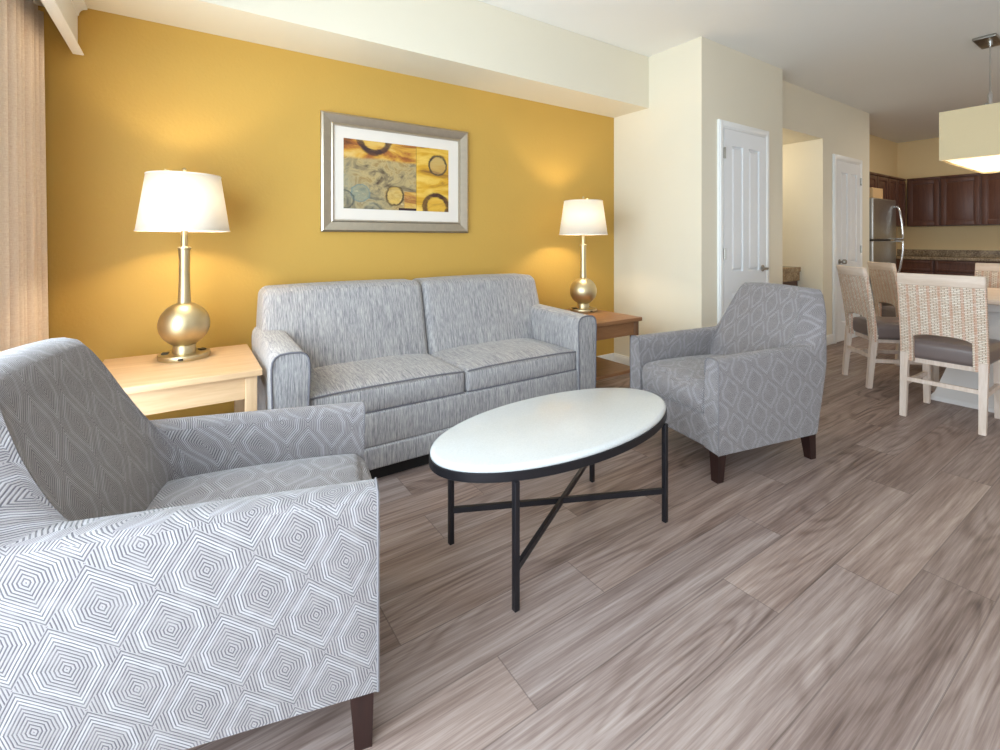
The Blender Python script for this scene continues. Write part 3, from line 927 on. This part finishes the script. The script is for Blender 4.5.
# ------------------------------------------------------------------ dining set
def dining_chair(label, loc, rot):
    """faces +X, origin under the middle of the back at floor"""
    root = thing('dining_chair', label, 'dining chair', loc, rot, 'woven-back dining chairs')
    W = .415; hw = W / 2
    bx = lambda z: -.075 * max(0, (z - .42) / .52) ** 1.3       # rake of the back
    # woven back: panel with an arch cut out over the seat, made as columns
    bm = B()
    cols = 22
    def lower(y):
        a = abs(y)
        if a > .140: return .365
        return .555 - .022 * (a / .140) ** 4
    ys = sorted(set([-hw + W * i / cols for i in range(cols + 1)] + [-.140, -.1401, .140, .1401]))
    zn = 10; T = .030
    def ring(y):
        lo = lower(y); out = []
        for s in (0, 1):
            for i in range(zn + 1):
                t = i / zn if s == 0 else 1 - i / zn
                z = lo + (.872 - lo) * t
                cur = .018 * (1 - (y / hw) ** 2)
                x = bx(z) - cur * max(0, (z - .4) / .5) + (-T / 2 if s == 0 else T / 2)
                out.append(bm.verts.new((x, y, z)))
        return out
    rs = [ring(y) for y in ys]
    n = len(rs[0])
    for a, b in zip(rs, rs[1:]):
        for i in range(n): bm.faces.new((a[i], a[(i + 1) % n], b[(i + 1) % n], b[i]))
    bm.faces.new(list(reversed(rs[0]))); bm.faces.new(rs[-1])
    obj('woven_back', bm, 'rattan', root, 40)
    bm = B()
    def railfn(u, p):
        q = p.copy(); q.x += bx(.905 + p.z) - .018 * (1 - u.y ** 2); return q
    rbox(bm, (.034, W, .075), (0, 0, .9075), .008, (1, 12, 2), 3, railfn); obj('top_rail', bm, 'railwood', root)
    def cr(u, p):
        q = p.copy()
        if u.z > 0: q.z += .022 * (1 - u.x ** 4) * (1 - u.y ** 4)
        q.y *= 1 + .05 * (u.x + 1) / 2
        return q
    bm = B(); rbox(bm, (.47, W - .03, .120), (.240, 0, .440), .034, (8, 8, 2), 4, cr); obj('seat', bm, 'leather', root, 60)
    bm = B()
    box(bm, .03, .40, -hw + .055, hw - .055, .352, .384)
    obj('seat_frame', bm, 'chairwood', root)
    for s in (-1, 1):
        bm = B(); q = lambda cx, cy, z, w: [(cx - w, cy - w, z), (cx + w, cy - w, z), (cx + w, cy + w, z), (cx - w, cy + w, z)]
        hexa(bm, q(-.035, s * (hw - .021), 0, .016), q(0, s * (hw - .021), .42, .0205)); obj('leg', bm, 'chairwood', root, None)
        bm = B(); hexa(bm, q(.415, s * (hw - .03), 0, .016), q(.405, s * (hw - .03), .41, .021)); obj('leg', bm, 'chairwood', root, None)
        bm = B(); tube(bm, [(-.02, s * (hw - .024), .215), (.41, s * (hw - .030), .215)], .01, flat=(.009, .014)); obj('stretcher', bm, 'chairwood', root, 30)
    bm = B(); tube(bm, [(-.018, -hw + .03, .245), (-.018, hw - .03, .245)], .01, flat=(.009, .013)); obj('stretcher', bm, 'chairwood', root, 30)
    return root
ch = dining_chair('whitewashed woven-back dining chair nearest the camera, its back turned to us', (3.985, .908, 0), 0)
dup(ch, (4.615, 1.552, 0), math.radians(-46), 'woven-back dining chair turned diagonally in front of the pantry door, nearest that door')
dup(ch, (5.635, 1.665, 0), math.radians(-46), 'woven-back dining chair half hidden between two chairs in front of the refrigerator')
dup(ch, (6.11, .97, 0), math.radians(180), 'dining chair across the table whose top rail shows at the right frame edge')

def dining_table():
    root = thing('dining_table', 'light wood dining table on a pale flared pedestal behind the nearest dining chair', 'dining table', (5.055, .845, 0))
    bm = B(); rbox(bm, (1.13, .78, .034), (0, 0, .743), .010, (1, 1, 1), 3); obj('tabletop', bm, 'railwood', root)
    boxobj('apron', (-.44, .44, -.28, .28, .665, .726), 'ivory', root, .004)
    bm = B()
    lv = [(.0, .545, .25), (.03, .545, .25), (.06, .52, .23), (.25, .40, .185), (.45, .33, .16), (.665, .31, .15)]
    rings = [[bm.verts.new((sx * a, sy * b, z)) for sx, sy in ((-1, -1), (1, -1), (1, 1), (-1, 1))] for z, a, b in lv]
    for p, q in zip(rings, rings[1:]):
        for i in range(4): bm.faces.new((p[i], p[(i + 1) % 4], q[(i + 1) % 4], q[i]))
    bm.faces.new(list(reversed(rings[0]))); bm.faces.new(rings[-1])
    obj('pedestal', bm, 'ivory', root, 20)
dining_table()

def pendant():
    root = thing('pendant_light', 'long cream fabric pendant light hanging over the dining table', 'pendant light', (5.235, .865, CE))
    zb, zt = 1.742 - CE, 2.098 - CE
    x0, x1, y0, y1 = -.625, .605, -.215, .205
    th = .004
    bm = B()
    for a, b, c, d in ((x0, x1, y0, y0 + th), (x0, x1, y1 - th, y1), (x0, x0 + th, y0 + th, y1 - th), (x1 - th, x1, y0 + th, y1 - th)): box(bm, a, b, c, d, zb, zt)
    obj('shade', bm, 'pendshade', root, None)
    boxobj('diffuser', (x0 + .006, x1 - .006, y0 + .006, y1 - .006, zb + .012, zb + .017), 'diffuser', root)
    boxobj('top_light_block', (x0 + .006, x1 - .006, y0 + .006, y1 - .006, zt - .055, zt - .050), 'lightblock', root)  # unseen board added inside the shade to keep its light off the ceiling
    boxobj('canopy', (-.105, .185, .0, .13, -.022, -.0005), 'nickel', root, .003)
    bm = B()
    for sx in (-.40, .40): tube(bm, [(sx, y0 + .004, zt - .03), (sx, y1 - .004, zt - .03)], .004, 8)
    tube(bm, [(-.40, 0, zt - .03), (.40, 0, zt - .03)], .005, 8)
    obj('shade_frame', bm, 'nickel', root, 60)
    for sx in (-.40, .40):
        bm = B(); lathe(bm, [(.008, zt - .03), (.008, zt + .03), (.012, zt + .032), (.012, zt + .05), (.004, zt + .056)], 14, (sx, 0, 0)); obj('finial', bm, 'nickel', root, 40)
    bm = B(); lathe(bm, [(.016, zt - .03), (.016, zt + .20), (.013, zt + .215), (.006, zt + .225), (.005, -.05), (.014, -.05), (.014, -.02)], 16, (.03, .055, 0)); obj('stem', bm, 'chrome', root, 40)
    for i in (-1, 0, 1):
        bm = B(); lathe(bm, [(.010, -.02), (.028, .03), (.028, .05), (.004, .08)], 16, (i * .34, 0, zb + .13)); obj('bulb', bm, 'bulb', root, 60)
        ld = bpy.data.lights.new('pendant_lamp_light', 'POINT'); ld.energy = 5; ld.color = (1, .94, .84); ld.shadow_soft_size = .05
        lo = bpy.data.objects.new('pendant_lamp_light', ld); C.objects.link(lo); lo.parent = root; lo.location = (i * .34 + .1, 0, zb + .10)
pendant()

# ------------------------------------------------------------------ kitchen
def cab_door(bm, w, h, t=.02, fr=.055):
    """raised-panel door in local XZ plane, front at y = -t"""
    box(bm, 0, fr, -t, 0, 0, h, .002); box(bm, w - fr, w, -t, 0, 0, h, .002)
    box(bm, fr, w - fr, -t, 0, 0, fr, .002); box(bm, fr, w - fr, -t, 0, h - fr, h, .002)
    box(bm, fr - .004, w - fr + .004, -.010, 0, fr - .004, h - fr + .004)
    m = .012; n = .04
    if w - 2 * fr > 2 * n + .01 and h - 2 * fr > 2 * n + .01:
        hexa(bm, [(fr + m, -.010, fr + m), (w - fr - m, -.010, fr + m), (w - fr - m, -.010, h - fr - m), (fr + m, -.010, h - fr - m)],
             [(fr + n, -.019, fr + n), (w - fr - n, -.019, fr + n), (w - fr - n, -.019, h - fr - n), (fr + n, -.019, h - fr - n)])
def cabinet(name, label, w, d, z0, z1, loc, rot, doors, group, drawers=False, toe=False, crown=True):
    """local: width along +X, front at y=0 facing -Y, body towards +Y"""
    root = thing(name, label, 'cabinet', (loc[0], loc[1], 0), rot, group)
    bm = B(); box(bm, 0, w, 0, d, z0 + (.09 if toe else 0), z1)
    if toe: box(bm, .0, w, .06, d, z0, z0 + .09)
    if crown: box(bm, 0, w, -.022, 0, z1 - .03, z1, .004)
    obj('carcass', bm, 'cabinet', root, 30)
    gap = .012
    dw = (w - gap * (doors + 1)) / doors
    lo, hi = z0 + gap + (.09 if toe else 0), z1 - gap - (.03 if crown else 0)
    for i in range(doors):
        x = gap + i * (dw + gap)
        if drawers:
            bm = B(); cab_door(bm, dw, .15, fr=.032); o = obj('drawer_front', bm, 'cabinet', root, 30); o.location = (x, -.001, hi - .15)
            bm = B(); cab_door(bm, dw, hi - .165 - lo)
        else:
            bm = B(); cab_door(bm, dw, hi - lo)
        o = obj('cabinet_door', bm, 'cabinet', root, 30); o.location = (x, -.001, lo)
g = 'dark wood kitchen wall cabinets'
UX = 9.30
# run on the far wall faces -X : local +X -> world -Y
for (ya, yb), lab in zip(((2.53, 2.145), (2.145, 1.715), (1.715, 1.28), (1.28, .84)),
        ('dark wood wall cabinet right of the kitchen corner', 'dark wood wall cabinet second from the kitchen corner, left of the pendant light underside', 'dark wood wall cabinet under the pendant light at the right frame edge', 'dark wood wall cabinet hidden past the right frame edge')):
    cabinet('wall_cabinet', lab, ya - yb, XK - UX - .002, 1.37, 2.105, (UX, ya), -PI / 2, 1, g)
FYC = 2.56
for xa, xb, z0, nd, lab in ((7.14, 8.12, 1.80, 2, 'short dark wall cabinet directly above the refrigerator'), (8.12, 8.56, 1.37, 1, 'narrow dark wall cabinet just right of the refrigerator top'), (8.56, 9.275, 1.37, 2, 'dark wall cabinet running into the kitchen corner')):
    cabinet('wall_cabinet', lab, xb - xa, YK - FYC - .002, z0, 2.105, (xa, FYC), 0, nd, g)
g2 = 'dark wood base cabinets under the granite counter'
for (ya, yb), lab in zip(((2.73, 2.16), (2.16, 1.62), (1.62, 1.08)), ('dark base cabinet in the kitchen corner below the counter', 'dark base cabinet with a reddish drawer below the counter', 'dark base cabinet behind the far dining chair')):
    cabinet('base_cabinet', lab, ya - yb, .565, 0, .868, (9.08, ya), -PI / 2, 1, g2, True, True, False)
root = thing('countertop', 'brown granite countertop with low backsplash along the far kitchen wall', 'countertop', (9.05, 0, .87))
boxobj('slab', (0, .598, .5, YK - .002, 0, .038), 'granite', root, .004)
boxobj('backsplash', (.578, .598, .5, YK - .002, .038, .14), 'granite', root, .003)

def fridge():
    root = thing('refrigerator', 'stainless steel top-freezer refrigerator at the kitchen entrance', 'refrigerator', (7.12, 2.265, 0))
    w, d = .79, YK - 2.265 - .004
    boxobj('cabinet_body', (0, w, .06, d, .02, 1.675), 'bark', root, .006)
    for nm, a, b in (('freezer_door', 1.165, 1.69), ('fridge_door', .06, 1.15)):
        bm = B(); rbox(bm, (w, .058, b - a), (w / 2, .029, (a + b) / 2), .014, k=4); o = obj(nm, bm, 'steel', root, 40)
        bm = B()
        hx = w - .05
        if nm == 'freezer_door': pts = [(hx, .004, 1.60), (hx, -.030, 1.605), (hx, -.050, 1.55), (hx, -.070, 1.40), (hx, -.082, 1.25), (hx, -.086, 1.175), (hx, .004, 1.173)]
        else: pts = [(hx, .004, 1.146), (hx, -.086, 1.144), (hx, -.084, 1.05), (hx, -.073, .92), (hx, -.055, .79), (hx, -.032, .70), (hx, .004, .695)]
        tube(bm, pts, .013, 10); obj('handle', bm, 'chrome', o, 60)
    bm = B(); box(bm, .02, w - .02, .03, d, 0, .06); obj('base_grille', bm, 'black', root)
fridge()
bm = B(); box(bm, 0, .34, 0, .26, 0, .13, .003); box(bm, .0, .34, .124, .136, .128, .1315)
o = obj('storage_box', bm, 'cardboard'); o.location = (7.16, 2.285, 1.692)
o.location.z = 1.6905
tag(o, 'small tan box lying on top of the refrigerator', 'box')

# vanity in the alcove
root = thing('vanity_counter', 'brown granite vanity counter in the lit alcove between the two doors', 'counter', (5.3, 2.52, 0))
boxobj('counter_slab', (0, .498, 0, .9, .80, .855), 'granite_tan', root, .004)
boxobj('counter_apron', (.01, .498, .012, .9, .70, .80), 'granite_tan', root)
boxobj('cabinet_body', (.10, .49, .03, .9, 0, .70), 'cabinet', root, .004)

# ------------------------------------------------------------------ lights and world
w = bpy.data.worlds.new('daylight'); scene.world = w; w.use_nodes = True
wt = w.node_tree; bg = wt.nodes['Background']
tc = wt.nodes.new('ShaderNodeTexCoord'); sx = wt.nodes.new('ShaderNodeSeparateXYZ'); cr = wt.nodes.new('ShaderNodeValToRGB')
wt.links.new(tc.outputs['Generated'], sx.inputs[0]); wt.links.new(sx.outputs[2], cr.inputs[0])
cr.color_ramp.elements[0].position = .35; cr.color_ramp.elements[0].color = (.62, .60, .58, 1)
cr.color_ramp.elements[1].position = .62; cr.color_ramp.elements[1].color = (.80, .90, 1.0, 1)
wt.links.new(cr.outputs[0], bg.inputs[0]); bg.inputs[1].default_value = 1.18

def area(name, loc, rot, sx_, sy_, energy, col):
    ld = bpy.data.lights.new(name, 'AREA'); ld.shape = 'RECTANGLE'; ld.size = sx_; ld.size_y = sy_; ld.energy = energy; ld.color = col
    o = bpy.data.objects.new(name, ld); C.objects.link(o); o.location = loc; o.rotation_euler = rot
    return o
# daylight outside the window in the left wall, pointing +X
area('window_daylight', (XL - .14, (WY0 + WY1) / 2, (WZ0 + WZ1) / 2), (0, -PI / 2, 0), 1.9, 3.6, 220, (.76, .88, 1.0))
area('kitchen_fill_light', (8.0, .9, CE - .03), (0, 0, 0), 1.2, .3, 22, (1, .88, .72))  # added fill that brightens the kitchen, no fixture behind it
# recessed ceiling light inside the alcove
ld = bpy.data.lights.new('alcove_light', 'POINT'); ld.energy = 9; ld.color = (1, .88, .66); ld.shadow_soft_size = .12
lo = bpy.data.objects.new('alcove_light', ld); C.objects.link(lo); lo.location = (5.2, 3.0, 2.05)

vs = scene.view_settings
scene.display_settings.display_device = 'sRGB'
vs.view_transform = 'Standard'; vs.look = 'None'; vs.gamma = 1; vs.use_curve_mapping = False; vs.exposure = 0.16
